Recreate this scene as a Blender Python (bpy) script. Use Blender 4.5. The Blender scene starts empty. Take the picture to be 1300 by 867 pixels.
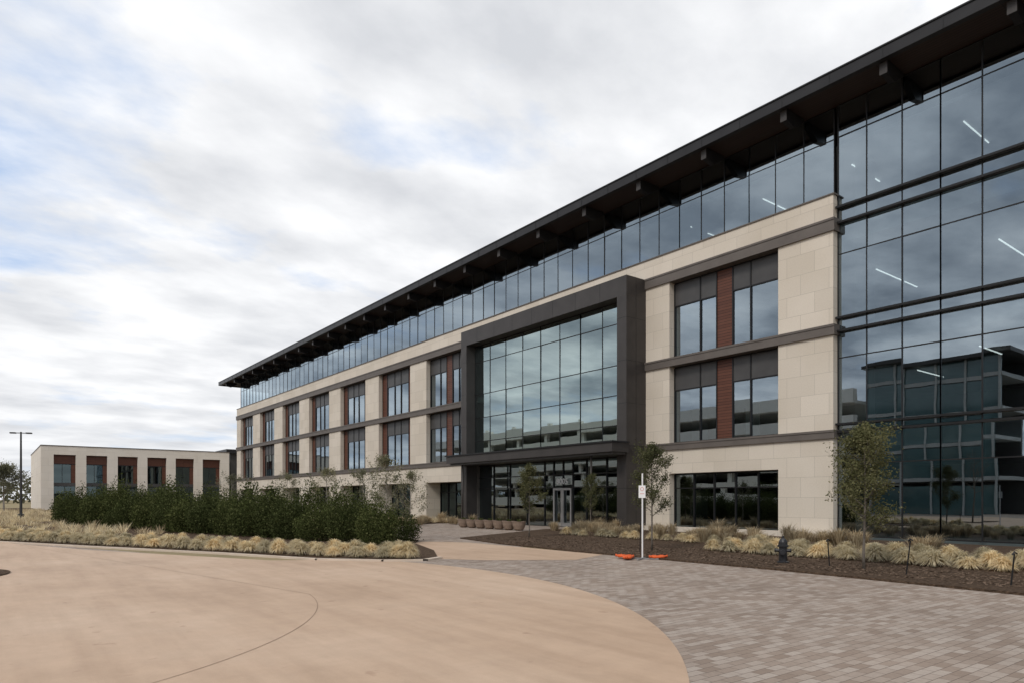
import bpy, math, random, bmesh
from mathutils import Vector, Matrix
random.seed(7)
R=random.random
def U(a,b): return random.uniform(a,b)
sc=bpy.context.scene
sc.view_settings.view_transform='Standard'
try: sc.view_settings.look='None'
except: pass
sc.view_settings.exposure=0
COL=sc.collection

# ---------------------------------------------------------------- materials
def newmat(name):
    m=bpy.data.materials.new(name); m.use_nodes=True
    nt=m.node_tree; nt.nodes.clear()
    out=nt.nodes.new('ShaderNodeOutputMaterial')
    return m,nt,out
def N(nt,t,**k):
    n=nt.nodes.new(t)
    for a,b in k.items(): setattr(n,a,b)
    return n
def c4(c): return (c[0],c[1],c[2],1)
def principled(nt,out,rough=.7,metal=0,spec=.4):
    p=N(nt,'ShaderNodeBsdfPrincipled')
    p.inputs['Roughness'].default_value=rough; p.inputs['Metallic'].default_value=metal
    p.inputs['Specular IOR Level'].default_value=spec
    nt.links.new(p.outputs[0],out.inputs[0]); return p
def mixc(nt,fac,a,b,mode='MIX'):
    m=N(nt,'ShaderNodeMix',data_type='RGBA',blend_type=mode)
    L=nt.links
    if isinstance(fac,(int,float)): m.inputs[0].default_value=fac
    else: L.new(fac,m.inputs[0])
    for i,v in ((6,a),(7,b)):
        if isinstance(v,tuple): m.inputs[i].default_value=c4(v)
        else: L.new(v,m.inputs[i])
    return m.outputs[2]
def noise(nt,vec,scale,detail=5,rough=.55):
    n=N(nt,'ShaderNodeTexNoise'); n.inputs['Scale'].default_value=scale
    n.inputs['Detail'].default_value=detail; n.inputs['Roughness'].default_value=rough
    if vec is not None: nt.links.new(vec,n.inputs['Vector'])
    return n.outputs[0]
def ramp(nt,fac,stops):
    r=N(nt,'ShaderNodeValToRGB'); e=r.color_ramp.elements
    e[0].position=stops[0][0]; e[0].color=c4(stops[0][1])
    e[1].position=stops[-1][0]; e[1].color=c4(stops[-1][1])
    for p,c in stops[1:-1]:
        x=e.new(p); x.color=c4(c)
    nt.links.new(fac,r.inputs[0]); return r.outputs[0]
def objco(nt):
    t=N(nt,'ShaderNodeTexCoord'); return t.outputs['Object']
def bump(nt,h,p,strength=.3,dist=.02):
    b=N(nt,'ShaderNodeBump'); b.inputs['Strength'].default_value=strength; b.inputs['Distance'].default_value=dist
    nt.links.new(h,b.inputs['Height']); nt.links.new(b.outputs[0],p.inputs['Normal'])
def noisy(name,a,b,scale=3,rough=.8,metal=0,bscale=None,bs=.2,bd=.01,spec=.3,big=None):
    m,nt,out=newmat(name); p=principled(nt,out,rough,metal,spec); co=objco(nt)
    f=noise(nt,co,scale); f=ramp(nt,f,[(.3,(0,0,0)),(.7,(1,1,1))])
    c=mixc(nt,f,a,b)
    if big:
        g=ramp(nt,noise(nt,co,big[0],3),[(.35,(big[1],)*3),(.65,(1,1,1))])
        c=mixc(nt,1.0,c,g,'MULTIPLY')
    nt.links.new(c,p.inputs['Base Color'])
    if bscale: bump(nt,noise(nt,co,bscale,6),p,bs,bd)
    return m
def wallvec(nt):
    co=objco(nt); s=N(nt,'ShaderNodeSeparateXYZ'); nt.links.new(co,s.inputs[0])
    a=N(nt,'ShaderNodeMath',operation='ADD'); nt.links.new(s.outputs[0],a.inputs[0]); nt.links.new(s.outputs[1],a.inputs[1])
    c=N(nt,'ShaderNodeCombineXYZ'); nt.links.new(a.outputs[0],c.inputs[0]); nt.links.new(s.outputs[2],c.inputs[1])
    return c.outputs[0],co
def brick(nt,vec,w,h,mortar,c1,c2,cm,offset=.5,bias=0):
    b=N(nt,'ShaderNodeTexBrick'); b.offset=offset
    for k,v in (('Scale',1),('Mortar Size',mortar),('Mortar Smooth',.1),('Brick Width',w),('Row Height',h),('Bias',bias)):
        b.inputs[k].default_value=v
    b.inputs['Color1'].default_value=c4(c1); b.inputs['Color2'].default_value=c4(c2); b.inputs['Mortar'].default_value=c4(cm)
    nt.links.new(vec,b.inputs['Vector']); return b
def stone_mat(name,c1,c2,w=1.25,h=.86):
    m,nt,out=newmat(name); p=principled(nt,out,.75,0,.3)
    v,co=wallvec(nt)
    b=brick(nt,v,w,h,.006,c1,c2,tuple(x*.60 for x in c1))
    s=ramp(nt,noise(nt,co,18,6,.65),[(.35,(.93,.925,.92)),(.6,(1,1,1))])
    c=mixc(nt,1.0,b.outputs[0],s,'MULTIPLY')
    g=ramp(nt,noise(nt,co,.35,4),[(.35,(.93,.92,.90)),(.62,(1,1,1))])
    c=mixc(nt,1.0,c,g,'MULTIPLY')
    nt.links.new(c,p.inputs['Base Color'])
    inv=N(nt,'ShaderNodeMath',operation='SUBTRACT'); inv.inputs[0].default_value=1; nt.links.new(b.outputs[1],inv.inputs[1])
    bump(nt,inv.outputs[0],p,.4,.006)
    return m
STONE=stone_mat('limestone',(.70,.63,.54),(.625,.56,.475))
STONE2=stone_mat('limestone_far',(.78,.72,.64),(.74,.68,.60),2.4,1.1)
BRONZE=noisy('dark_bronze_metal',(.048,.043,.041),(.062,.056,.053),1.2,.42,.2)
FASC=noisy('black_fascia_metal',(.020,.019,.020),(.028,.027,.028),1.2,.4,.2)
BLACKM=noisy('black_mullion_metal',(.018,.018,.019),(.026,.026,.027),2,.4,.3)
BAND=noisy('taupe_metal_band',(.115,.099,.088),(.145,.126,.112),1.5,.55,.1)
SPAN=noisy('grey_spandrel',(.062,.060,.060),(.08,.078,.077),1.5,.4,.1)
GREYC=noisy('grey_interior',(.20,.20,.20),(.26,.26,.25),1,.9)
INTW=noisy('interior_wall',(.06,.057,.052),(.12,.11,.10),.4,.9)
CONCG=noisy('garage_concrete',(.80,.78,.72),(.86,.83,.77),1,.85)
TEAL=noisy('teal_glazing',(.055,.105,.11),(.10,.17,.175),.3,.08,0,None,.2,.01,.9)
GREYD=noisy('grey_tower_metal',(.38,.39,.38),(.45,.46,.45),1,.6)
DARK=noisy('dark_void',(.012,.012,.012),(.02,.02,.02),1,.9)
def wood():
    m,nt,out=newmat('red_brown_wood_slats'); p=principled(nt,out,.5,0,.3); v,co=wallvec(nt)
    b=brick(nt,v,3.1,.14,.010,(.14,.055,.034),(.108,.041,.026),(.03,.012,.008),0)
    mp=N(nt,'ShaderNodeMapping'); mp.inputs['Scale'].default_value=(1.5,1.5,30); nt.links.new(co,mp.inputs[0])
    g=ramp(nt,noise(nt,mp.outputs[0],2,5),[(.3,(.75,.75,.75)),(.7,(1.1,1.1,1.1))])
    nt.links.new(mixc(nt,1,b.outputs[0],g,'MULTIPLY'),p.inputs['Base Color'])
    return m
WOOD=wood()
def soffit():
    m,nt,out=newmat('dark_soffit_boards'); p=principled(nt,out,.55,0,.3); co=objco(nt)
    b=brick(nt,co,4,.15,.012,(.045,.027,.021),(.036,.022,.017),(.01,.007,.006),0)
    nt.links.new(b.outputs[0],p.inputs['Base Color']); return m
SOFFIT=soffit()
def glass(name,tint,base=.12,gcol=(.80,.88,.93),ior=1.7):
    m,nt,out=newmat(name); L=nt.links
    tr=N(nt,'ShaderNodeBsdfTransparent'); tr.inputs[0].default_value=c4(tint)
    gl=N(nt,'ShaderNodeBsdfGlossy'); gl.inputs['Color'].default_value=c4(gcol); gl.inputs['Roughness'].default_value=.0
    f=N(nt,'ShaderNodeFresnel'); f.inputs[0].default_value=ior
    a=N(nt,'ShaderNodeMath',operation='ADD',use_clamp=True); a.inputs[1].default_value=base
    L.new(f.outputs[0],a.inputs[0])
    g=N(nt,'ShaderNodeNewGeometry')
    mx=N(nt,'ShaderNodeMixShader')
    mul=N(nt,'ShaderNodeMath',operation='MULTIPLY'); sub=N(nt,'ShaderNodeMath',operation='SUBTRACT'); sub.inputs[0].default_value=1
    L.new(g.outputs['Backfacing'],sub.inputs[1]); L.new(a.outputs[0],mul.inputs[0]); L.new(sub.outputs[0],mul.inputs[1])
    L.new(mul.outputs[0],mx.inputs[0]); L.new(tr.outputs[0],mx.inputs[1]); L.new(gl.outputs[0],mx.inputs[2])
    bm=N(nt,'ShaderNodeBump'); bm.inputs['Strength'].default_value=.03; bm.inputs['Distance'].default_value=.03
    L.new(noise(nt,objco(nt),.9,1),bm.inputs['Height']); L.new(bm.outputs[0],gl.inputs['Normal'])
    L.new(mx.outputs[0],out.inputs[0]); return m
GLASS=glass('tinted_glass',(.33,.41,.44),.28,(.70,.82,.91))
GLASSP=glass('portal_glass',(.28,.36,.35),.35,(.72,.86,.86))
GLASSD=glass('dark_glass',(.26,.32,.33),.22,(.74,.86,.9))
GLASSF=glass('deep_teal_glass',(.20,.27,.28),.08,(.62,.80,.84),1.5)
def emis(name,c,s):
    m,nt,out=newmat(name); e=N(nt,'ShaderNodeEmission'); e.inputs[0].default_value=c4(c); e.inputs[1].default_value=s
    nt.links.new(e.outputs[0],out.inputs[0]); return m
LIGHTM=emis('lit_linear_lamp',(1,.97,.9),2.0)
WHITE=noisy('white_paint',(.75,.75,.75),(.8,.8,.8),3,.5)
REDP=noisy('red_paint',(.5,.03,.03),(.6,.05,.04),3,.5)
ORANGE=noisy('orange_vinyl',(.75,.13,.03),(.6,.1,.03),8,.5,0,20,.3,.01)
GALV=noisy('galvanised_metal',(.3,.3,.3),(.4,.4,.4),4,.4,.7)
LAMPM=noisy('lamp_metal',(.06,.06,.06),(.08,.08,.08),4,.4,.5)
HYD=noisy('hydrant_paint',(.02,.02,.022),(.035,.035,.04),6,.35)
POT=noisy('brown_pot',(.20,.145,.11),(.26,.19,.145),5,.7,0,30,.2,.005)
MULCH=noisy('mulch',(.040,.027,.019),(.15,.102,.07),16,.95,0,28,1.0,.06,.1)
GROUND=noisy('dry_ground',(.30,.24,.14),(.22,.185,.11),.35,.95,0,8,.6,.05,.1)
BARK=noisy('bark',(.10,.085,.07),(.19,.165,.14),9,.9,0,30,.6,.01)
BARKL=noisy('pale_bark',(.24,.21,.18),(.33,.30,.26),9,.9)
KERB=noisy('pale_kerb',(.52,.43,.35),(.60,.51,.42),2,.85)

def concrete():
    m,nt,out=newmat('peach_concrete'); p=principled(nt,out,.7,0,.3); co=objco(nt)
    f=ramp(nt,noise(nt,co,.22,6,.6),[(.30,(.45,.315,.218)),(.5,(.53,.38,.27)),(.7,(.585,.435,.32))])
    f2=ramp(nt,noise(nt,co,2.3,8,.7),[(.3,(.89,.89,.89)),(.62,(1,1,1))])
    c=mixc(nt,1,f,f2,'MULTIPLY')
    mp=N(nt,'ShaderNodeMapping'); mp.inputs['Scale'].default_value=(.25,2.2,1); mp.inputs['Rotation'].default_value=(0,0,.45); nt.links.new(co,mp.inputs[0])
    f3=ramp(nt,noise(nt,mp.outputs[0],1,5,.6),[(.35,(.88,.865,.85)),(.6,(1,1,1))])
    c=mixc(nt,1,c,f3,'MULTIPLY')
    fine=ramp(nt,noise(nt,co,160,3,.7),[(.3,(.91,.91,.91)),(.7,(1.05,1.05,1.05))])
    c=mixc(nt,1,c,fine,'MULTIPLY')
    sp=ramp(nt,noise(nt,co,3.3,2,.4),[(.70,(1,1,1)),(.76,(.80,.76,.74))])
    c=mixc(nt,1,c,sp,'MULTIPLY')
    nt.links.new(c,p.inputs['Base Color']); bump(nt,noise(nt,co,60,6),p,.12,.005); return m
CONC=concrete()
def pavers():
    m,nt,out=newmat('taupe_pavers'); p=principled(nt,out,.85,0,.1); co=objco(nt)
    mp=N(nt,'ShaderNodeMapping'); mp.inputs['Rotation'].default_value=(0,0,math.radians(90)); nt.links.new(co,mp.inputs[0])
    b=brick(nt,mp.outputs[0],.235,.118,.004,(.262,.212,.178),(.435,.36,.302),(.15,.118,.098),.5)
    b2=brick(nt,mp.outputs[0],.235,.118,.0,(1.03,.99,.95),(.95,.98,1.01),(1,1,1),.5,.1)
    c=mixc(nt,1,b.outputs[0],b2.outputs[0],'MULTIPLY')
    g=ramp(nt,noise(nt,co,.5,5),[(.3,(.88,.88,.88)),(.7,(1.06,1.05,1.04))])
    c=mixc(nt,1,c,g,'MULTIPLY')
    g=ramp(nt,noise(nt,co,25,5),[(.3,(.9,.9,.9)),(.7,(1.05,1.05,1.05))])
    c=mixc(nt,1,c,g,'MULTIPLY')
    nt.links.new(c,p.inputs['Base Color'])
    inv=N(nt,'ShaderNodeMath',operation='SUBTRACT'); inv.inputs[0].default_value=1; nt.links.new(b.outputs[1],inv.inputs[1])
    bump(nt,inv.outputs[0],p,.4,.005)
    return m
PAV=pavers()
def leafmat(name,stops,trans=.25):
    m,nt,out=newmat(name); L=nt.links
    g=N(nt,'ShaderNodeNewGeometry')
    c=ramp(nt,g.outputs['Random Per Island'],stops)
    oi=N(nt,'ShaderNodeObjectInfo')
    v=ramp(nt,oi.outputs['Random'],[(0,(.74,.76,.74)),(1,(1.2,1.16,1.05))])
    c=mixc(nt,1,c,v,'MULTIPLY')
    d=N(nt,'ShaderNodeBsdfDiffuse'); t=N(nt,'ShaderNodeBsdfTranslucent'); mx=N(nt,'ShaderNodeMixShader'); mx.inputs[0].default_value=trans
    L.new(c,d.inputs[0]); L.new(c,t.inputs[0]); L.new(d.outputs[0],mx.inputs[1]); L.new(t.outputs[0],mx.inputs[2]); L.new(mx.outputs[0],out.inputs[0])
    return m
HEDGE=leafmat('hedge_leaves',[(0,(.034,.045,.017)),(.6,(.070,.085,.033)),(1,(.145,.16,.072))],.3)
OAK=leafmat('oak_leaves',[(0,(.085,.09,.045)),(.6,(.14,.145,.075)),(1,(.22,.21,.12))],.35)
PALE=leafmat('pale_leaves',[(0,(.14,.14,.09)),(.6,(.23,.225,.15)),(1,(.32,.30,.20))],.35)
BLOND=leafmat('blond_grass',[(0,(.58,.48,.31)),(.5,(.74,.64,.46)),(1,(.85,.77,.60))],.42)
TAN=leafmat('tan_grass',[(0,(.29,.225,.145)),(.5,(.46,.37,.26)),(1,(.62,.53,.39))],.4)
TREEL=leafmat('tree_line_leaves',[(0,(.08,.085,.06)),(1,(.16,.155,.11))])

# ---------------------------------------------------------------- mesh builder
class MB:
    def __init__(s): s.v=[];s.f=[];s.m=[];s.mats=[]
    def mi(s,m):
        if m not in s.mats: s.mats.append(m)
        return s.mats.index(m)
    def face(s,pts,m):
        i=len(s.v); s.v+= [tuple(p) for p in pts]; s.f.append(tuple(range(i,i+len(pts)))); s.m.append(s.mi(m))
    def box(s,x0,x1,y0,y1,z0,z1,m):
        i=len(s.v); k=s.mi(m)
        s.v+=[(x0,y0,z0),(x1,y0,z0),(x1,y1,z0),(x0,y1,z0),(x0,y0,z1),(x1,y0,z1),(x1,y1,z1),(x0,y1,z1)]
        for f in ((0,3,2,1),(4,5,6,7),(0,1,5,4),(1,2,6,5),(2,3,7,6),(3,0,4,7)):
            s.f.append(tuple(i+a for a in f)); s.m.append(k)
    def tube(s,pts,rad,m,n=6,cap=True):
        k=s.mi(m); rings=[]
        for j,p in enumerate(pts):
            p=Vector(p)
            d=(Vector(pts[min(j+1,len(pts)-1)])-Vector(pts[max(j-1,0)])).normalized()
            a=d.cross(Vector((0,0,1)) if abs(d.z)<.9 else Vector((1,0,0))).normalized(); b=d.cross(a)
            i=len(s.v); rings.append(i)
            for q in range(n):
                t=2*math.pi*q/n; w=p+(a*math.cos(t)+b*math.sin(t))*rad[j]; s.v.append(tuple(w))
        for j in range(len(rings)-1):
            for q in range(n):
                s.f.append((rings[j]+q,rings[j]+(q+1)%n,rings[j+1]+(q+1)%n,rings[j+1]+q)); s.m.append(k)
        if cap:
            s.f.append(tuple(rings[-1]+q for q in range(n))); s.m.append(k)
            s.f.append(tuple(rings[0]+q for q in reversed(range(n)))); s.m.append(k)
    def lathe(s,prof,m,n=20,c=(0,0)):
        k=s.mi(m); rings=[]
        for r,z in prof:
            rings.append(len(s.v))
            for q in range(n):
                t=2*math.pi*q/n; s.v.append((c[0]+r*math.cos(t),c[1]+r*math.sin(t),z))
        for j in range(len(rings)-1):
            for q in range(n):
                s.f.append((rings[j]+q,rings[j]+(q+1)%n,rings[j+1]+(q+1)%n,rings[j+1]+q)); s.m.append(k)
        s.f.append(tuple(rings[-1]+q for q in range(n))); s.m.append(k)
        s.f.append(tuple(rings[0]+q for q in reversed(range(n)))); s.m.append(k)
    def mesh(s,name,smooth=False):
        me=bpy.data.meshes.new(name); me.from_pydata(s.v,[],s.f)
        for m in s.mats: me.materials.append(m)
        me.polygons.foreach_set('material_index',s.m)
        if smooth: me.polygons.foreach_set('use_smooth',[True]*len(s.f))
        me.update(); return me
def link(o): COL.objects.link(o); return o
def top(name,data,label,cat,loc=(0,0,0),rot=0,scale=1,group=None,kind=None):
    o=bpy.data.objects.new(name,data); o.location=loc; o.rotation_euler=(0,0,rot)
    o.scale=(scale,)*3 if isinstance(scale,(int,float)) else scale
    o['label']=label; o['category']=cat
    if group: o['group']=group
    if kind: o['kind']=kind
    if data is None: o.empty_display_size=.3
    return link(o)
def part(name,me,parent,world=False,label=None):
    o=bpy.data.objects.new(name,me); o.parent=parent
    if world and parent.get('category'):
        o.matrix_parent_inverse=Matrix.Translation(-Vector(parent.location))
    if label: o['label']=label
    return link(o)
def structure(name,me,label):
    o=bpy.data.objects.new(name,me); o['kind']='structure'; o['label']=label; o['category']=name.replace('_',' '); return link(o)

# ---------------------------------------------------------------- ground
def sheet(name,poly,z,m,label):
    b=MB(); b.face([(x,y,z) for x,y in poly],m); return structure(name,b.mesh(name),label)
sheet('ground',[(-1500,-1500),(1500,-1500),(1500,1500),(-1500,1500)],0,GROUND,'dry grassy open ground reaching the horizon')
sheet('paver_plaza',[(-70,-34),(40,-34),(40,14.5),(-18,14.5),(-24.3,16),(-28.2,24),(-28.2,27.2),(-40,27.2),(-40,21),(-30,14.5),(-23,12.6),(-16,10),(-17,6),(-70,-12)],.004,PAV,'taupe grey brick pavers laid in front of the office entrance')
CX,CY,CR=-12.7,-2.4,11.5
arc=[]
for i in range(0,97):
    a=math.radians(112-i*(112+90)/96); arc.append((CX+CR*math.cos(a),CY+CR*math.sin(a)))
sheet('road',arc+[(-60,-22),(-160,-60),(-160,-32),(-60,-9),(-32.5,.3),(-26,2.5),(-18.5,6)],.008,CONC,'peach coloured concrete turning circle and drive')
sheet('path',[(-16.3,9.7),(-15.0,10.6),(-13.6,12.6),(-14.4,14.45),(-21.5,14.45),(-23.2,13.4),(-22.2,12.4),(-19,11.2)],.008,CONC,'peach concrete footpath crossing the pavers')
b=MB()
JM=noisy('joint_dark',(.25,.175,.125),(.31,.22,.16),3,.9)
def ringstrip(b,cx,cy,r,w,z,m,a0=0,a1=360,n=160):
    for i in range(n):
        p=math.radians(a0+(a1-a0)*i/n); q=math.radians(a0+(a1-a0)*(i+1)/n)
        b.face([(cx+(r)*math.cos(p),cy+(r)*math.sin(p),z),(cx+(r+w)*math.cos(p),cy+(r+w)*math.sin(p),z),(cx+(r+w)*math.cos(q),cy+(r+w)*math.sin(q),z),(cx+(r)*math.cos(q),cy+(r)*math.sin(q),z)],m)
ringstrip(b,CX,CY,6.9,.010,.012,JM,-60,80)
def strip(b,p,q,w,z,m):
    p=Vector((p[0],p[1]));q=Vector((q[0],q[1])); d=(q-p).normalized(); n=Vector((-d.y,d.x))*w/2
    b.face([(p-n).to_3d()+Vector((0,0,z)),(q-n).to_3d()+Vector((0,0,z)),(q+n).to_3d()+Vector((0,0,z)),(p+n).to_3d()+Vector((0,0,z))],m)
t=math.radians(80); strip(b,(CX+6.9*math.cos(t),CY+6.9*math.sin(t)),(-30,.9),.010,.0123,JM)
strip(b,(-14.5,-3.2),(-6.1,-.3),.007,.0125,JM)
structure('road_joint',b.mesh('road_joint'),'thin sawn joints in the peach concrete')
bedR=[(-23.9,15.6),(-20,14.8),(-15.6,14.5),(-8.5,14.4),(-3.9,14.0),(6,13.6),(20,13.6),(20,27.6),(-14.3,27.6),(-14.3,27.4),(-26,27.4),(-28,23.7)]
def raised(name,poly,z,m,label):
    b=MB(); b.face([(x,y,z) for x,y in poly],m)
    n=len(poly)
    for i in range(n):
        p,q=poly[i],poly[(i+1)%n]; b.face([(p[0],p[1],0),(q[0],q[1],0),(q[0],q[1],z),(p[0],p[1],z)],m)
    return structure(name,b.mesh(name),label)
raised('mulch_bed',bedR,.05,MULCH,'dark brown mulch planting bed beside the building')
isl=[(-150,-26),(-60,-8.6),(-45,-4),(-32.5,.36),(-26.7,3.06),(-21.5,5.6),(-17.8,7.1),(-16.4,8.3),(-15.9,9.2),(-16.3,9.9),(-18.5,11.1),(-22.1,12.4),(-23.5,13.4),(-30,14.6),(-38,20),(-41,26.9),(-99,27.3),(-150,27.3)]
raised('planting_island',isl,.05,MULCH,'mulched island with hedge and ornamental grasses')
b=MB(); e=isl[1:10]
for i in range(len(e)-1):
    p=Vector(e[i]);q=Vector(e[i+1]); d=(q-p).normalized(); n=Vector((d.y,-d.x))*.16
    a=[(p.x,p.y),(q.x,q.y),(q.x+n.x,q.y+n.y),(p.x+n.x,p.y+n.y)]
    b.face([(x,y,.055) for x,y in (a[3],a[2],a[1],a[0])],KERB); b.face([(a[3][0],a[3][1],0),(a[2][0],a[2][1],0),(a[2][0],a[2][1],.055),(a[3][0],a[3][1],.055)],KERB)
structure('kerb',b.mesh('kerb'),'pale concrete kerb edging the planting island')
b=MB(); n=40
b.face([(-19.0+1.6*math.cos(2*math.pi*i/n),-1.2+1.6*math.sin(2*math.pi*i/n),.03) for i in range(n)],MULCH)
structure('tree_pit',b.mesh('tree_pit'),'small round mulched tree pit in the drive')
b=MB()
CH=noisy('mulch_chips',(.07,.045,.03),(.20,.14,.10),5,.95)
for i in range(9000):
    x=U(-23,3); y=14.6+abs(random.gauss(0,2.2))
    if y>20: continue
    if x<-20: y+=.9
    s=U(.02,.055); a=U(0,3.14); c_,s_=math.cos(a)*s,math.sin(a)*s; z=.056+R()*.02
    b.face([(x-c_,y-s_,z),(x+s_*.35,y-c_*.35,z+U(-.01,.02)),(x+c_,y+s_,z+U(0,.02)),(x-s_*.35,y+c_*.35,z)],CH)
o=structure('mulch_chips',b.mesh('mulch_chips'),'loose brown bark chips on the planting bed')

# ---------------------------------------------------------------- main building
BL=(-42.3,27.5,0)
bld=top('office_building',None,'four storey limestone and glass office building with wide dark eave','building',BL)
def bpart(name,mb,parent=None,label=None,smooth=False):
    return part(name,mb.mesh(name,smooth),parent or bld,True,label)
S=27.5; BACK=28.25; XL=-98.9
open_=[(-97.1,-91.6),(-88.7,-83.2),(-80.3,-74.8),(-71.9,-66.4),(-63.6,-58.0),(-55.3,-49.6),(-47.0,-41.3),(-22.69,-16.66)]
wall=MB()
px=XL
piers=[]
for a,c in open_[:7]: piers.append((px,a)); px=c
piers.append((-41.3,-39.735)); piers.append((-24.255,-22.69)); piers.append((-16.66,-14.2))
PT=13.149
for n,(a,c) in enumerate(piers):
    wall.box(a,c,S,BACK,0,PT,STONE)
    if n<8: wall.box(a+(.71 if n==0 else 0),c,BACK+.001,29.1,0,3.6,STONE)
for n,(a,c) in enumerate(open_):
    wall.box(a,c,S,BACK,2.95,4.14,STONE)
    if n<7: wall.box(a+.002,c-.002,BACK+.001,29.1,2.953,3.6,STONE)
wall.box(-39.735,-24.255,S,BACK,12.6,PT,STONE)
wall.box(XL,-14.2,S,27.80,PT+.001,14.12,STONE)
wall.box(XL,-14.36,27.801,BACK,PT+.001,14.08,STONE)
wall.box(XL,XL+.7,BACK,60,0,14.12,STONE)
wall.box(XL,14,59.3,60,0,14.12,STONE)
bpart('wall',wall)
band=MB()
for z0,z1 in ((4.14,4.49),(8.37,8.80),(12.63,13.15)):
    for a,c in ((XL-.08,-39.74),(-24.25,-14.11)):
        band.box(a,c,S-.10,S-.003,z0,z1,BAND)
        band.box(a,c,S-.13,S-.103,z1-.09,z1+.0,BAND)
    band.box(-14.197,-14.11,S-.003,S+.35,z0,z1,BAND)
    for a,c in open_: band.box(a+.003,c-.003,S+.003,BACK,z0,min(z1,13.145),BAND)
band.box(XL-.05,-14.14,S-.05,27.82,14.122,14.18,BAND)
bpart('band',band)

def window(xs,zs,y,mw=.06,dep=.14,kinds=None,glass_m=GLASS,extra=None,name='window',jit=.006,flush=False):
    g=MB(); f=MB(); pans=[]
    ya,yb=(y-.022,y+dep) if flush else (y-dep/2,y+dep/2)
    for i in range(len(xs)-1):
        for j in range(len(zs)-1):
            k=kinds(i,j) if kinds else None
            x0,x1,z0,z1=xs[i],xs[i+1],zs[j],zs[j+1]
            if k is None:
                o=[U(-jit,jit) for _ in range(3)]; o.append(o[0]+o[2]-o[1])
                g.face([(x0,y+o[0],z0),(x1,y+o[1],z0),(x1,y+o[2],z1),(x0,y+o[3],z1)],glass_m)
            elif k is WOOD:
                if j==0:
                    p=MB(); p.box(x0+mw/2,x1-mw/2,y-.03,y+.02,z0+mw/2,zs[-1]-mw/2,k); pans.append((k,p))
            else:
                p=MB(); p.box(x0+mw/2,x1-mw/2,y-.03,y+.02,z0+mw/2,z1-mw/2,k); pans.append((k,p))
    for n,x in enumerate(xs):
        f.box(x-mw/2,x+mw/2,ya,yb,zs[0],zs[-1],BLACKM)
    for n,z in enumerate(zs):
        for i in range(len(xs)-1):
            if kinds and 0<n<len(zs)-1 and kinds(i,0) is WOOD: continue
            f.box(xs[i]+mw/2,xs[i+1]-mw/2,ya+.004,yb-.02,z-mw/2,z+mw/2,BLACKM)
    w=bpart(name,g)
    part('window_frame',f.mesh('window_frame'),w)
    for k,mb in pans:
        nm='wood_panel' if k is WOOD else 'spandrel_panel'
        part(nm,mb.mesh(nm),w)
    if extra: part('sun_fin',extra.mesh('fin'),w)
    return w
WY=27.93
for n,(a,c) in enumerate(open_):
    e=.03; a+=e;c-=e
    W=c-a
    if n in (6,7):
        xs=[a,a+W*.265,a+W*.425,a+W*.575,a+W*.735,c]; wd=(2,)
    else:
        xs=[a,a+W*.16,a+W*.40,a+W*.60,a+W*.84,c]; wd=(0,4)
    for z0,z1 in ((4.53,8.33),(8.84,12.59)):
        window(xs,[z0,z1-1.15,z1],WY,.055,.14,lambda i,j,wd=wd:(WOOD if i in wd else (SPAN if j==1 else None)))
    k=5
    window([a+W*i/k for i in range(k+1)],[.12,2.2,2.9],WY if n==7 else 28.85,.05,.14,None,GLASSD if n==7 else GLASSF)
GYR=27.85
SZ=17.88
def fins(x0,x1,zl,y):
    m=MB()
    for z in zl: m.box(x0,x1,y-.24,y-.03,z-.04,z+.04,BLACKM)
    return m
for n in range(21):
    x0=-14.35-4*(n+1)
    xs=[x0+1.3333*i for i in range(4)]
    window(xs,[14.10+.12,16.55,SZ-.04],GYR+.03,.035,.12,flush=True)
for n in range(7):
    x0=-14.35+4*n if n else -14.17
    xs=[-14.35+4*n+1.3333*i for i in range(4)]; xs[0]=x0
    for r,(zs,fz) in enumerate((([.15,3.1,4.45],(4.72,)),([4.45,7.45,8.50],(4.40,)),([8.5,9.06,11.70,12.97],(8.52,9.06)),([12.97,13.6,16.55,SZ-.04],(12.95,13.6)))):
        window(xs,zs,GYR,.045,.14,None,GLASS,fins(xs[0],xs[-1],fz,GYR) if fz else None,flush=True)
# roof
rf=MB()
RX0,RX1,RY=-102.6,15,26.0
rf.box(RX0+.25,RX1,RY+.25,61,SZ,SZ+.2,SOFFIT)
bpart('soffit',rf)
r2=MB()
r2.box(RX0,RX1,RY,RY+.246,17.78,18.20,FASC)
r2.box(RX0,RX0+.246,RY+.25,61,17.78,18.20,FASC)
r2.box(RX0+.05,RX1,RY-.04,61,18.203,18.26,BLACKM)
x=RX0+1
while x<RX1:
    r2.box(x,x+.025,RY-.012,RY-.002,17.78,18.2,BLACKM); x+=2.0
x=RX0+.5
while x<RX1:
    r2.box(x,x+.05,RY+.1,61,18.263,18.34,BLACKM); x+=.6667
bpart('roof',r2)
for n in range(28):
    x=-11.68-4*n+12
    if x<RX0+1: break
    m=MB(); w=.11
    P=[(RY+.30,SZ-.005),(RY+.30,SZ-.5),(RY+.95,SZ-.62),(27.70,SZ-.16),(27.70,SZ-.005)]
    L=[(x-w,y,z) for y,z in P]; Q=[(x+w,y,z) for y,z in P]
    m.face(L,FASC); m.face(list(reversed(Q)),FASC)
    k=len(P)
    for i in range(k):
        j=(i+1)%k; m.face([L[j],L[i],Q[i],Q[j]],FASC)
    m.box(x-w-.03,x+w+.03,RY+.27,RY+.297,SZ-.53,SZ-.02,BRONZE)
    bpart('roof_bracket',m)
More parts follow.
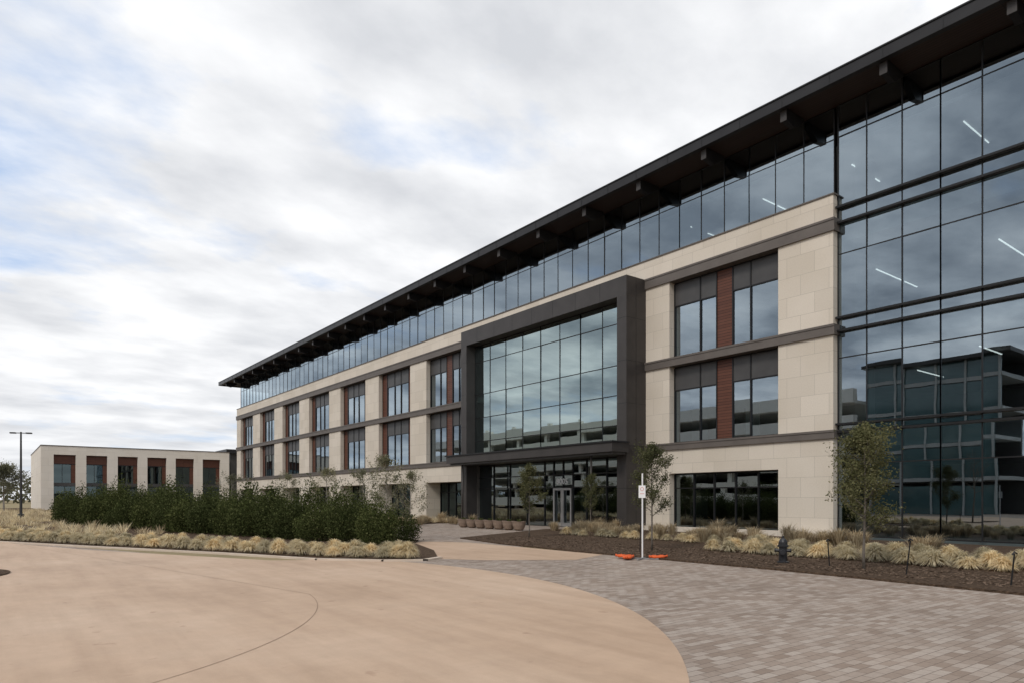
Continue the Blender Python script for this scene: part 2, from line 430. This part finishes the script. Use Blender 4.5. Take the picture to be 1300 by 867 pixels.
# interiors
it=MB()
for z0,z1,yy in ((3.75,4.42,29.2),(7.95,8.75,28.5),(12.45,13.3,28.6)):
    it.box(XL+.75,13.69,yy,46,z0,z1,GREYC)
it.box(-14.0,13.69,28.2,29.197,3.75,4.42,GREYC)
it.box(XL+.75,13.69,28.45,46,-.1,.08,GREYC)
it.box(XL+.75,13.69,29.2,46,16.75,16.9,GREYC)
bpart('floor_slab',it)
it=MB()
it.box(XL+.75,14,46.003,46.3,0,SZ-.01,INTW)
it.box(13.7,13.998,28,46,0.1,SZ-.01,INTW)
for x in range(-96,12,9):
    for z0,z1 in ((.083,3.747),(4.423,7.947),(8.753,12.447),(13.303,16.747)):
        it.box(x,x+.6,31,31.6,z0,z1,GREYC)
bpart('interior_wall',it)
for x in [-6.2-4.45*i for i in range(-1,5)]:
    m=MB(); m.box(x-.02,x+.02,30.9,33.6,16.68,16.72,LIGHTM); bpart('ceiling_lamp',m)
for x,y0,y1,z in ((-14.9,32.8,37.2,12.3),(-10.1,33,36.5,12.3),(-5.6,33,36.5,12.3),(-10.3,31.5,34.0,7.75),(-14.0,35,38,7.75)):
    m=MB(); m.box(x-.022,x+.022,y0,y1,z,z+.04,LIGHTM); bpart('ceiling_lamp',m)
it=MB()
for i in range(26):
    x=U(-30,10); y=U(33,42); z=random.choice([4.42,8.75,13.3]); it.box(x,x+U(.8,3),y,y+.1,z,z+U(1.1,2.6),random.choice([GREYC,INTW,CONCG]))
bpart('partition',it)

# portal
por=MB(); PX0,PX1,PY=-39.73,-24.26,26.0+.02
por.box(PX0,PX0+.67,PY,S-.003,0,12.15,BRONZE); por.box(PX1-.67,PX1,PY,S-.003,0,12.15,BRONZE); por.box(PX0,PX1,PY,S-.003,12.153,13.15,BRONZE)
for z in (2.2,4.4,6.6,8.8,11.0):
    por.box(PX1+.001,PX1+.004,PY+.01,S-.01,z,z+.02,BLACKM)
    por.box(PX1-.66,PX1-.01,PY-.004,PY-.001,z,z+.02,BLACKM); por.box(PX0+.01,PX0+.66,PY-.004,PY-.001,z,z+.02,BLACKM)
por.box(PX1+.001,PX1+.005,PY+.72,PY+.74,0,13.1,BLACKM)
for i in range(1,8):
    x=PX0+i*(PX1-PX0)/8; por.box(x,x+.02,PY-.004,PY-.001,12.16,13.14,BLACKM)
por.box(PX0+.673,PX1-.673,27.6,BACK,12.153-.25,12.15,BLACKM)
bpart('portal_frame',por,None,'projecting dark bronze metal frame around entrance glazing')
gx0,gx1=PX0+.68,PX1-.68; w8=(gx1-gx0)/8
for i in range(4):
    window([gx0+w8*(2*i+k) for k in range(3)],[4.6,5.6,7.2,8.8,11.0,12.12],26.75,.045,.12,None,GLASSP,flush=True)
lb=MB(); lb.box(gx0-.01,gx0+.05,26.9,30,0,12.1,INTW); lb.box(gx1-.05,gx1+.01,26.9,30,0,12.1,INTW); lb.box(gx0+.051,gx1-.051,26.9,28.4,8.3,8.75,GREYC); lb.box(gx0+.051,gx1-.051,26.9,28.4,3.97,4.5,BRONZE)
bpart('lobby_wall',lb)
cn=MB(); cn.box(-39.72,-24.1,24.8,PY-.003,4.05,4.52,BRONZE); cn.box(-39.8,-24.02,24.72,PY-.01,4.523,4.60,BLACKM); cn.box(-39.5,-24.3,25.0,PY-.01,3.93,4.047,SPAN)
cn.box(-39.04,-24.94,PY-.002,26.66,3.95,4.52,BRONZE)
cano=bpart('canopy',cn,None,'flat dark bronze entrance canopy')
for x in (-26.0,-38.3):
    m=MB(); m.tube([(x,25.2,0),(x,25.2,3.93)],[.06,.06],BRONZE,12); part('column',m.mesh('column',True),cano)
ex=[gx0,-37.3,-35.5,-33.7,-32.0,-31.15,-30.3,-29.45,-28.3,-26.7,gx1]
ent=window(ex,[.02,2.35,3.1,3.92],27.1,.05,.14,None,GLASSD,None,'entrance_glazing')
for x0 in (-31.1,-30.28):
    m=MB(); z1=2.3
    m.box(x0,x0+.10,26.97,27.05,.03,z1,GALV); m.box(x0+.68,x0+.78,26.97,27.05,.03,z1,GALV); m.box(x0+.1,x0+.68,26.97,27.05,z1-.12,z1,GALV); m.box(x0+.1,x0+.68,26.97,27.05,.03,.25,GALV)
    d=bpart('door',m)
    h=MB(); hx=x0+(.62 if x0<-30.5 else .14); h.tube([(hx,26.9,.8),(hx,26.9,1.5)],[.018,.018],GALV,8); h.box(hx-.01,hx+.01,26.9,26.97,.85,.87,GALV); h.box(hx-.01,hx+.01,26.9,26.97,1.43,1.45,GALV)
    part('handle',h.mesh('handle'),d)
cu=bpy.data.curves.new('num','FONT'); cu.body='8005'; cu.size=.46; cu.extrude=.015; cu.align_x='CENTER'; cu.space_character=1.12
to=bpy.data.objects.new('num',cu); COL.objects.link(to); bpy.context.view_layer.update()
me=bpy.data.meshes.new_from_object(to.evaluated_get(bpy.context.evaluated_depsgraph_get()))
me.materials.clear(); me.materials.append(WHITE); bpy.data.objects.remove(to)
me.transform(Matrix.Translation((-30.3,26.98,2.55))@Matrix.Rotation(math.radians(90),4,'X'))
part('building_number',me,bld,True,'white street number 8005 over the entrance doors')

# ---------------------------------------------------------------- left low building
lb=top('low_office_building',None,'low pale stone building with wood panelled windows','building',(-121,18,0))
def lpart(name,mb,parent=None,label=None): return part(name,mb.mesh(name),parent or lb,True,label)
ops=[(7.64,10.4),(11.75,14.5),(15.9,18.65),(20.0,22.75),(24.1,26.85),(28.2,30.95)]
w=MB(); y=6.1; XF=-121
def fb(y0,y1,z0,z1,m,b,d0=0,d1=.8): b.box(XF-d1,XF-d0,y0,y1,z0,z1,m)
for a,c in ops: fb(y,a,0,9.5,STONE2,w); y=c
fb(y,32.4,0,9.5,STONE2,w)
for a,c in ops: fb(a,c,8.25,9.5,STONE2,w)
w.box(-150,XF-.803,6.1,6.8,0,9.5,STONE2); w.box(-150,XF-.803,31.7,32.4,0,9.5,STONE2); w.box(-150.5,-150,6.1,32.4,0,9.5,STONE2)
lpart('wall',w)
w=MB(); w.box(-150,XF-.81,6.81,31.69,9.0,9.3,SPAN); w.box(-150.6,XF+.06,6.04,32.46,9.503,9.62,BAND); lpart('roof',w)
w=MB(); w.box(-149.9,XF-2.5,6.9,31.6,.05,8.95,INTW); lpart('interior_wall',w)
for a,c in ops:
    for z0,z1,up in ((4.1,8.22,1),(.1,3.6,0)):
        g=MB(); f=MB(); x=XF-.5
        zt=z1-1.35 if up else z1
        yb=c-.6 if up else c
        n=2
        for i in range(n):
            y0=a+(yb-a)*i/n; y1=a+(yb-a)*(i+1)/n
            g.face([(x,y0,z0),(x,y1,z0),(x,y1,zt),(x,y0,zt)],GLASSF)
            f.box(x-.06,x+.06,y0-.03,y0+.03,z0,zt,BLACKM)
        f.box(x-.05,x+.07,a,c,zt-.05,zt+.05,BLACKM)
        o=lpart('window',g); part('window_frame',f.mesh('f'),o)
        if up:
            p=MB(); p.box(x-.02,x+.03,a+.03,c-.03,zt+.06,z1,WOOD); part('wood_panel',p.mesh('p'),o)
            p=MB(); p.box(x-.02,x+.05,yb+.03,c-.02,z0,zt-.06,WOOD); part('wood_panel',p.mesh('p'),o)
            p=MB(); p.box(x-.02,x+.08,a+.003,c-.003,3.61,4.09,SPAN); part('spandrel_panel',p.mesh('p'),o)
w=MB(); w.box(-160,-125,24,60,9.7,10.4,FASC); w.box(-158,-126,25,59,.1,9.697,SPAN)
lk=top('link_building',w.mesh('link'),'dark grey metal clad link block with flat roof','building',(0,9,0))

# ---------------------------------------------------------------- garage behind (seen reflected in the glass)
ga=top('parking_garage',None,'pale concrete multi deck parking garage with open slots','building',(-80,-40,0))
g=MB()
for i in range(5):
    z=i*3.1+.6
    g.box(-140,-40,-26,-25,z,z+1.6,CONCG)
    g.box(-140,-40,-60,-26.003,z,z+.3,CONCG)
part('deck',g.mesh('deck'),ga,True)
g=MB()
for x in range(-139,-40,9): g.box(x,x+.7,-26.6,-26.01,0,15.2,CONCG)
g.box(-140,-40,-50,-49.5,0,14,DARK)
part('column',g.mesh('column'),ga,True)
tw=top('stair_tower',None,'tall teal glass stair tower beside the garage','building',(-31,-30,0))
g=MB(); 
for z in (3.6,7.2,10.8,14.4): g.box(-38,-25,-34,-26,z,z+.4,GREYD)
g.box(-39,-24,-35,-25,16.6,17.0,BRONZE)
for x in (-38,-34.7,-31.4,-28.2,-25.3): g.box(x,x+.2,-26.0+.003,-25.85,0,16.59,GREYD)
g.box(-38,-25,-34.5,-34.01,0,16.59,SPAN)
part('frame',g.mesh('frame'),tw,True)
g=MB()
for z in (0,4.0,7.6,11.2,14.8): g.box(-37.9,-25.1,-26.2,-26.05,z+.02,min(z+3.1,16.55),TEAL)
part('glazing',g.mesh('glazing'),tw,True)
ol=top('opposite_office_block',None,'pale low office block with dark window strips','building',(10,-40,0))
g=MB()
for i in range(3):
    z=i*3.6; g.box(-22,40,-45,-44,z+2.0,z+3.6,GREYD)
g.box(-22,40,-60,-45.003,0,10.8,TEAL)
part('wall',g.mesh('wall'),ol,True)

# ---------------------------------------------------------------- foliage generators
def leafquad(mb,p,s,m,k=None,up=.0):
    a=Vector((U(-1,1),U(-1,1),U(-1,1)+up)); 
    if a.length<.05: a=Vector((0,0,1))
    a.normalize(); b=a.cross(Vector((U(-1,1),U(-1,1),U(-1,1)))); 
    if b.length<.05: b=a.orthogonal()
    b.normalize(); l=s*U(.7,1.3); w=l*.5
    mb.face([p-a*l*.5,p+b*w*.5,p+a*l*.5,p-b*w*.5],m)
def shrub(h,r,shoots=78,per=70,leaf=.11,m=HEDGE):
    mb=MB(); 
    for s in range(shoots):
        th=U(0,2*math.pi); fr=math.sqrt(R())
        tip=Vector((r*fr*math.cos(th),r*fr*math.sin(th),h*(1-.50*fr*fr)*U(.66,1.10)))
        base=Vector((tip.x*.72,tip.y*.72,.05))
        mid=base.lerp(tip,.5)+Vector((tip.x*.34,tip.y*.34,0))
        for i in range(per):
            t=U(.0,1)**.85
            p=(base*(1-t)**2+mid*2*t*(1-t)+tip*t*t)
            sp=.17*(1-t*.45)
            p=p+Vector((random.gauss(0,sp),random.gauss(0,sp),random.gauss(0,sp*.7)))
            if p.z<.03: p.z=.05
            leafquad(mb,p,leaf,m,up=.2)
    return mb.mesh('shrub')
def grow(mb,p,d,l,r,depth,maxd,tips,m,spread=.6,up=.25,nch=(2,3),seg=4,mind=None):
    pts=[p.copy()]; rad=[r]; q=p.copy(); dd=d.copy()
    for i in range(seg):
        dd=(dd+Vector((U(-1,1),U(-1,1),U(-.6,1)))*.16+Vector((0,0,up*.15))).normalized()
        q=q+dd*l/seg; pts.append(q.copy()); rad.append(r*(1-.5*(i+1)/seg))
        if depth>=(maxd-1 if mind is None else mind): tips.append((q.copy(),dd.copy()))
    mb.tube(pts,rad,m,5 if depth else 8)
    if depth>=maxd: return
    for j in range(random.randint(*nch)+ (1 if depth==0 else 0)):
        k=random.randint(max(1,seg//2),seg)
        ax=Vector((U(-1,1),U(-1,1),U(-.3,.5))).normalized()
        nd=(dd+ax*spread).normalized(); nd.z+=up; nd.normalize()
        grow(mb,pts[k],nd,l*U(.55,.8),rad[k]*.65,depth+1,maxd,tips,m,spread,up,nch,seg,mind)
def tree_meshes(h,clear,cr,leaves,leaf,lm,bm,trunk_r=.035,maxd=2,limbs=12,scat=.055,mind=None):
    mb=MB(); tips=[]
    pts=[];rad=[]
    n=8; ox=oy=0
    for i in range(n+1):
        pts.append(Vector((ox,oy,h*.93*i/n))); rad.append(trunk_r*(1-.8*i/n)); ox+=U(-.03,.03)*h/4; oy+=U(-.03,.03)*h/4
    mb.tube(pts,rad,bm,8)
    for j in range(limbs):
        f=(j+.5)/limbs; z=clear+(h*.9-clear)*f
        i=min(n-1,int(z/(h*.93)*n)); t=z/(h*.93)*n-i; p=pts[i].lerp(pts[i+1],t)
        th=j*2.4+U(-.3,.3); prof=math.sin(math.pi*min(1,(f*.85+.22)))**.6
        L=cr*prof*U(.75,1.1)
        grow(mb,p,Vector((math.cos(th),math.sin(th),U(.35,.9))).normalized(),L*.75,trunk_r*.4*(1-f*.5),0,maxd,tips,bm,.75,.2,(2,3),3,mind)
    tm=mb.mesh('trunk',True)
    cm=None
    if leaves:
        lb_=MB()
        wts=[random.random()**1.2+.06 for _ in tips]
        chosen=random.choices(tips,wts,k=leaves)
        for p,d in chosen:
            s=scat*(cr/.8)
            leafquad(lb_,p+Vector((random.gauss(0,s),random.gauss(0,s),random.gauss(0,s)))+d*U(-.1,.1),leaf,lm)
        cm=lb_.mesh('crown')
    return tm,cm
def plant_tree(ms,loc,label,group=None,rot=0,scale=1,cat='tree'):
    t=top('tree',None,label,cat,loc,rot,scale,group)
    part('trunk',ms[0],t)
    if ms[1]: part('crown',ms[1],t)
    return t
def dome(n,h,r,m,w=.008):
    mb=MB()
    for i in range(n):
        th=U(0,2*math.pi); e=math.acos(U(0.0,1)) ; rr=U(.80,1.04)
        o=Vector((math.cos(th),math.sin(th),0)); s=Vector((-o.y,o.x,0))*w*U(.6,1.4)
        tip=o*r*math.sin(e)*rr+Vector((0,0,max(.02,h*math.cos(e)*rr)))
        p0=o*U(0,.07); p1=o*r*math.sin(e)*.45+Vector((0,0,h*(.35+.55*math.cos(e))*rr)); p1b=p1.lerp(tip,.55)+Vector((0,0,.05*h))
        mb.face([p0-s,p0+s,p1+s,p1-s],m)
        i0=len(mb.v); mb.v+= [tuple(p1b-s*.7),tuple(p1b+s*.7)]; mb.f.append((i0-1,i0-2,i0+1,i0)); mb.m.append(mb.mi(m))
        mb.v.append(tuple(tip)); mb.f.append((i0,i0+1,i0+2)); mb.m.append(mb.mi(m))
    return mb.mesh('grass_clump')
def tuft(n,h,spread,m,w=.012,droop=.5):
    mb=MB()
    for i in range(n):
        th=U(0,2*math.pi); r0=abs(random.gauss(0,.09)); l=h*U(.6,1.15); lean=spread*R()**.7
        p0=Vector((r0*math.cos(th),r0*math.sin(th),0)); o=Vector((math.cos(th+U(-.5,.5)),math.sin(th+U(-.5,.5)),0))
        p1=p0+o*lean*.45+Vector((0,0,l*.7)); p2=p0+o*lean*(1+droop*.4)+Vector((0,0,l*(1-droop*R()*.7)))
        s=Vector((-o.y,o.x,0))*w*U(.6,1.3)
        mb.face([p0-s,p0+s,p1+s*.8,p1-s*.8],m); 
        i0=len(mb.v)
        mb.v.append(tuple(p2)); mb.f.append((i0-1,i0-2,i0)); mb.m.append(mb.mi(m))
    return mb.mesh('tuft')
# hedge
SH=[shrub(2.4,1.0),shrub(2.75,.9),shrub(2.1,1.1),shrub(2.5,.8)]
A=Vector((-22.2,10.9)); B=Vector((-54,4.0)); nrm=Vector((-.22,.97))
for row,(off,cnt) in enumerate(((0,20),(1.6,19))):
    for i in range(cnt):
        f=(i+.5*row)/(cnt-1); p=A.lerp(B,min(f,1.02))+nrm*(off+U(-.3,.3))
        s=(.80+.20*min(1,f*2.2))*U(.84,1.06)
        top('hedge_shrub',random.choice(SH),'dense dark green evergreen shrub in the hedge row','shrub',(p.x,p.y,.04),U(0,6.28),(s,s,s*U(.80,1.16)),'evergreen shrubs in the hedge')
# grasses
T1=[dome(560,.38,.39,BLOND),dome(520,.35,.40,BLOND),dome(580,.40,.37,BLOND)]
T2=[tuft(170,.52,.44,TAN,.011,.5),tuft(150,.46,.48,TAN,.011,.55),tuft(190,.58,.40,TAN,.010,.45)]
def gr(ms,p,label,group,s=1):
    s*=U(.85,1.15)
    top('ornamental_grass',random.choice(ms),label,'grass clump',(p[0],p[1],.045),U(0,6.28),(s,s,s*U(.85,1.12)),group)
edge=[Vector(v) for v in (isl[2:10])]
def along(e,step,off):
    out=[];acc=0
    for i in range(len(e)-1):
        d=(e[i+1]-e[i]); L=d.length; d.normalize(); n=Vector((-d.y,d.x)); t=step-acc if acc else 0
        while t<L:
            out.append(e[i]+d*t+n*off); t+=step
        acc=(L-(t-step))
    return out
for off,st in ((.5,.72),(1.2,.76),(1.9,.85)):
    for p in along(edge,st,off):
        if p.y>10.2: continue
        gr(T1,(p.x+U(-.09,.09),p.y+U(-.09,.09)),'pale blond feather grass clump at bed edge','feather grass clumps edging the island')
for row,(y,n) in enumerate(((17.9,23),(18.6,23),(19.3,23),(20.0,23))):
    for i in range(n):
        x=-13.1+i*.70+.35*(row%2); 
        gr(T1,(x+U(-.1,.1),y+U(-.12,.12)),'pale blond feather grass clump in mulch','feather grass clumps in the mulch bed',1.08)
for i in range(80):
    x=U(-27,-11); y=U(20.8,25.5) if x>-24 else U(22.5,25.5)
    if x<-26.8: continue
    gr(T2,(x,y),'tan dried grass clump near building','tan grass clumps by the facade',U(.8,1.15))
for i in range(14):
    gr(T1,(-23+i*.72+U(-.1,.1),20.6+U(-.25,.25)),'small pale grass clump in mulch','small pale grass clumps in the mulch',U(.85,1.0))
for i in range(22):
    gr(T2,(U(-14,4),U(21.5,26)),'tan dried grass clump near building','tan grass clumps by the facade',U(.8,1.1))
for i in range(14):
    gr(T2,(U(-42,-37),U(20.5,25.5)),'tan dried grass clump beside the walkway','tan grass clumps by the walkway',U(.9,1.2))
mb=MB()
def fieldtuft(x,y,n,h,m):
    for i in range(n):
        th=U(0,6.28); o=Vector((math.cos(th),math.sin(th),0)); s=Vector((-o.y,o.x,0))*.025
        p=Vector((x,y,.03))+o*R()*.15; q=p+o*U(.1,.45)+Vector((0,0,h*U(.6,1.1)))
        mb.face([p-s,p+s,q],m)
for i in range(2200):
    x=U(-115,-34); f=(-x-34)/80; y=U(-1.5-f*12+4.2,26) 
    if x>-40 and y>18: continue
    d=abs((Vector((x,y))-A).dot(nrm))
    if -56<x<-20 and d<1.2: continue
    fieldtuft(x,y,22,U(.25,.55),random.choice([BLOND,TAN,TAN,BLOND]))
f=top('grass_field',mb.mesh('field'),'dry tan and golden grasses across open ground','grass',kind='stuff')
# trees
oak1=tree_meshes(3.55,.85,.80,11000,.060,OAK,BARK,.035,2,18,.085,0)
oak2=tree_meshes(3.6,1.0,.72,7600,.060,OAK,BARK,.033,2,16,.08,0)
oak3=tree_meshes(3.3,1.0,.60,5600,.063,OAK,BARK,.03,2,15,.08,0)
G='young street trees in the mulch bed'
plant_tree(oak1,(-7.45,15.8,.04),'young live oak with thin trunk and full olive crown',G)
plant_tree(oak2,(-14.3,16.5,.04),'young live oak with light olive crown beside sign',G,1.2)
plant_tree(oak3,(-22.3,18.0,.04),'slender young live oak near the entrance walk',G,2.2)
plant_tree(oak3,(-25.0,24.2,.04),'slender young live oak beside the dark portal',G,4.0,.95)
pale=[tree_meshes(3.3,.7,.9,2200,.07,PALE,BARKL,.03,2,13),tree_meshes(3.1,.6,.9,1700,.07,PALE,BARKL,.03,2,12)]
for (x,y,s,r) in ((-25.2,12.9,1.12,0),(-28.5,13.4,1.05,1),(-33,13.5,1.05,2),(-40,14,1.1,3),(-23.6,13.1,.9,4),(-48,13,1.15,5)):
    plant_tree(pale[int(r)%2],(x,y,.04),'small pale barked tree with sparse grey green leaves','sparse trees behind the hedge',r,s)
bare=tree_meshes(5.6,2.0,1.45,0,.05,PALE,BARK,.06,3,12)
plant_tree(bare,(-18.9,-.95,.03),'leafless young tree in a round mulch pit')
bigt=tree_meshes(6.2,1.8,2.1,4500,.20,PALE,BARKL,.11,2,14,.1,0)
for (x,y,s,r) in ((-103,1.5,1,0),(-112,-2,1.1,2)):
    plant_tree(bigt,(x,y,0),'pale green tree on the open ground','distant trees beyond the drive',r,s)
mb=MB()
for i in range(9000):
    y=U(-220,160); x=-330+U(-14,14); h=7+3*math.sin(y*.13)+2*math.sin(y*.41+1)
    leafquad(mb,Vector((x,y,U(0,1)**.8*h)),2.0,TREEL)
top('tree_line',mb.mesh('tree_line'),'distant low band of trees on the horizon','trees',kind='stuff')

# ---------------------------------------------------------------- street furniture
def lamp_post(loc,h,rot):
    t=top('street_lamp',None,'tall dark double arm street lamp on a pole','street lamp',loc,rot,1,'street lamps along the drive')
    m=MB(); m.lathe([(.22,0),(.22,.5),(.11,.52),(.10,.6),(.06,h)],LAMPM,12); part('pole',m.mesh('pole',False),t)
    for s in (-1,1):
        m=MB(); m.box(min(.05*s,s*.35),max(.05*s,s*.35),-.03,.03,h-.12,h-.06,LAMPM); m.box(min(s*.35,s*.72),max(s*.35,s*.72),-.13,.13,h-.14,h-.04,LAMPM)
        a=part('lamp_head',m.mesh('lamp_head'),t)
lamp_post((-65,2,0),6.85,1.2); lamp_post((-100,-1.6,0),7.4,1.2)
sx,sy=-12.65,14.2
t=top('sign_post',None,'white temporary parking sign on portable metal stand','sign',(sx,sy,.004),.45)
m=MB(); m.tube([(0,0,.05),(0,0,2.35)],[.022,.022],WHITE,8); part('post',m.mesh('post'),t)
m=MB(); m.box(-.45,.45,-.02,.02,.005,.045,GALV); m.box(-.02,.02,-.45,-.021,.005,.045,GALV); m.box(-.02,.02,.021,.45,.005,.045,GALV); part('stand',m.mesh('stand'),t)
m=MB(); m.box(-.095,.095,-.035,-.024,1.68,2.02,WHITE); pn=part('sign_panel',m.mesh('sign_panel'),t)
m=MB()
for i in range(24):
    p=2*math.pi*i/24;q=2*math.pi*(i+1)/24
    m.face([(.04*math.cos(p),-.037,1.92+.04*math.sin(p)),(.05*math.cos(p),-.037,1.92+.05*math.sin(p)),(.05*math.cos(q),-.037,1.92+.05*math.sin(q)),(.04*math.cos(q),-.037,1.92+.04*math.sin(q))],REDP)
m.box(-.06,.06,-.038,-.036,1.79,1.80,REDP); part('symbol',m.mesh('symbol'),t)
def sandbag():
    bm=bmesh.new(); bmesh.ops.create_uvsphere(bm,u_segments=20,v_segments=12,radius=1)
    for v in bm.verts:
        x,y,z=v.co; sg=lambda a,e: math.copysign(abs(a)**e,a)
        v.co=Vector((sg(x,.6)*.21,sg(y,.65)*.13,.05+sg(z,.7)*.05*(1-.45*math.exp(-(x*x)/.05))+.008*math.sin(x*17+y*9)))
    for s in (-1,1):
        r=bmesh.ops.create_cone(bm,cap_ends=True,segments=8,radius1=.012,radius2=.045,depth=.08,matrix=Matrix.Translation((s*.23,0,.06))@Matrix.Rotation(s*math.radians(90),4,'Y'))
    me=bpy.data.meshes.new('sandbag'); bm.to_mesh(me); bm.free(); me.materials.append(ORANGE)
    me.polygons.foreach_set('use_smooth',[True]*len(me.polygons)); return me
sb=sandbag()
for dx,dy,r in ((-.42,-.25,.3),(.30,.30,1.2),(-.15,-.42,2.2)):
    top('sandbag',sb,'orange sandbag weighing down the sign stand','sandbag',(sx+dx,sy+dy,.03),r,1,'orange sandbags on the sign base')
t=top('fire_hydrant',None,'black fire hydrant standing in the mulch','fire hydrant',(-9.5,15.9,.04),.5)
m=MB(); m.lathe([(.15,0),(.15,.04),(.10,.05),(.10,.40),(.135,.41),(.135,.45),(.11,.46),(.105,.53),(.07,.60),(.03,.63),(.03,.68),(.0,.68)],HYD,18); part('barrel',m.mesh('barrel',False),t)
for s,ang in ((1,0),(1,180)):
    m=MB(); c=math.cos(math.radians(ang)); m.tube([(c*.08,0,.32),(c*.17,0,.32)],[.045,.045],HYD,10); m.tube([(c*.17,0,.32),(c*.20,0,.32)],[.06,.05],HYD,6); part('outlet',m.mesh('outlet'),t)
m=MB(); m.tube([(0,-.08,.28),(0,-.18,.28)],[.06,.06],HYD,12); m.tube([(0,-.18,.28),(0,-.21,.28)],[.078,.065],HYD,8); part('outlet',m.mesh('outlet2'),t)
for x,y,h,l in ((-6.3,15.2,.75,.08),(-8.3,15.9,.62,-.04),(-14.0,15.6,.85,.03),(-4.4,15.0,.6,.06)):
    m=MB(); m.tube([(0,0,0),(l,0,h)],[.014,.014],BLACKM,6); m.tube([(l-.04,0,h-.02),(l,0,h+.03),(l+.05,0,h+.0)],[.016,.02,.012],BLACKM,6)
    top('stake',m.mesh('stake'),'short black metal stake in the mulch','stake',(x,y,.04),U(0,1),1,'black stakes in the mulch bed')
pm=MB(); pm.lathe([(.16,0),(.26,.08),(.33,.28),(.35,.42),(.37,.44),(.37,.48),(.33,.48),(.32,.42),(.0,.41)],POT,20); pmesh=pm.mesh('pot',False)
pl=tuft(60,.22,.16,HEDGE,.012)
for i in range(7):
    t=top('planter',None,'low round brown planter bowl by the entrance','planter',(-33.3+i*.87,22.0,.004),0,1,'brown planters by the entrance')
    part('pot',pmesh,t); o=part('planting',pl,t); o.location=(0,0,.40)
m=MB(); m.box(-24.0,-14.3,27.0,27.38,0,.28,STONE)
top('stone_plinth',m.mesh('plinth'),'low limestone edging along the facade foot','low wall')

# ---------------------------------------------------------------- sky, sun, camera
EL=math.radians(42); AZ=Vector((.30,-.95,0)).normalized()
sd=Vector((AZ.x*math.cos(EL),AZ.y*math.cos(EL),math.sin(EL)))
sun=bpy.data.lights.new('sun','SUN'); sun.energy=1.5; sun.angle=math.radians(14); sun.color=(1,.94,.86)
so=bpy.data.objects.new('sun',sun); so.rotation_euler=(-sd).to_track_quat('-Z','Y').to_euler(); so.location=(0,0,50); COL.objects.link(so)
w=bpy.data.worlds.new('World'); sc.world=w; w.use_nodes=True; nt=w.node_tree; nt.nodes.clear(); L=nt.links
out=N(nt,'ShaderNodeOutputWorld'); bg=N(nt,'ShaderNodeBackground'); L.new(bg.outputs[0],out.inputs[0])
sky=N(nt,'ShaderNodeTexSky',sky_type='NISHITA'); sky.sun_disc=False; sky.sun_elevation=EL; sky.sun_rotation=math.atan2(sd.x,sd.y)
sm=N(nt,'ShaderNodeVectorMath',operation='SCALE'); sm.inputs['Scale'].default_value=.13; L.new(sky.outputs[0],sm.inputs[0])
tc=N(nt,'ShaderNodeTexCoord'); sp=N(nt,'ShaderNodeSeparateXYZ'); L.new(tc.outputs['Generated'],sp.inputs[0])
def M(op,a,b=None,cl=False):
    n=N(nt,'ShaderNodeMath',operation=op,use_clamp=cl)
    for i,v in enumerate((a,b)):
        if v is None: continue
        if isinstance(v,(int,float)): n.inputs[i].default_value=v
        else: L.new(v,n.inputs[i])
    return n.outputs[0]
zz=M('ADD',M('MAXIMUM',sp.outputs[2],0.0),.13)
cb=N(nt,'ShaderNodeCombineXYZ'); L.new(M('DIVIDE',sp.outputs[0],zz),cb.inputs[0]); L.new(M('DIVIDE',sp.outputs[1],zz),cb.inputs[1])
mp=N(nt,'ShaderNodeMapping'); mp.inputs['Scale'].default_value=(1.0,.75,1); mp.inputs['Rotation'].default_value=(0,0,.9); mp.inputs['Location'].default_value=(3.1,1.7,0); L.new(cb.outputs[0],mp.inputs[0])
n1=noise(nt,mp.outputs[0],1.5,9,.55)
n2=noise(nt,mp.outputs[0],2.6,9,.52)
n3=noise(nt,mp.outputs[0],.8,4,.5)
dp=N(nt,'ShaderNodeVectorMath',operation='DOT_PRODUCT'); L.new(tc.outputs['Generated'],dp.inputs[0]); dp.inputs[1].default_value=Vector((-1.25,-.06,.72)).normalized()
patch=ramp(nt,dp.outputs['Value'],[(.955,(0,0,0)),(.999,(1,1,1))])
cov=M('SUBTRACT',n1,M('MULTIPLY',patch,.20))
covr=ramp(nt,cov,[(.27,(0,0,0)),(.43,(1,1,1))])
shade=ramp(nt,n2,[(.32,(.62,.635,.665)),(.47,(.76,.77,.79)),(.62,(.91,.915,.925))])
sh2=ramp(nt,n3,[(.35,(.94,.945,.955)),(.6,(1.03,1.03,1.03))])
cl=mixc(nt,1,shade,sh2,'MULTIPLY')
south=ramp(nt,M('MULTIPLY',sp.outputs[1],-1.0),[(.10,(0,0,0)),(.40,(1,1,1))])
n4=noise(nt,mp.outputs[0],2.0,7,.55)
heavy=ramp(nt,n4,[(.36,(.50,.54,.60)),(.50,(.90,.93,.97)),(.62,(1.28,1.28,1.28))])
cl=mixc(nt,south,cl,mixc(nt,1,cl,heavy,'MULTIPLY'))
blue=mixc(nt,.78,sm.outputs[0],(.48,.61,.84))
fin=mixc(nt,covr,blue,cl)
hz=ramp(nt,sp.outputs[2],[(.0,(1,1,1)),(.16,(0,0,0))])
fin=mixc(nt,M('MULTIPLY',hz,.35),fin,(.68,.695,.72))
L.new(fin,bg.inputs[0]); bg.inputs[1].default_value=1.14

cam=bpy.data.cameras.new('camera'); cam.lens=24.0; cam.sensor_width=36; cam.shift_y=.1535; cam.clip_end=4000; cam.clip_start=.05
co=bpy.data.objects.new('camera',cam); co.location=(0,0,1.65); co.rotation_euler=(math.radians(90),0,math.radians(52.51)); COL.objects.link(co)
sc.camera=co
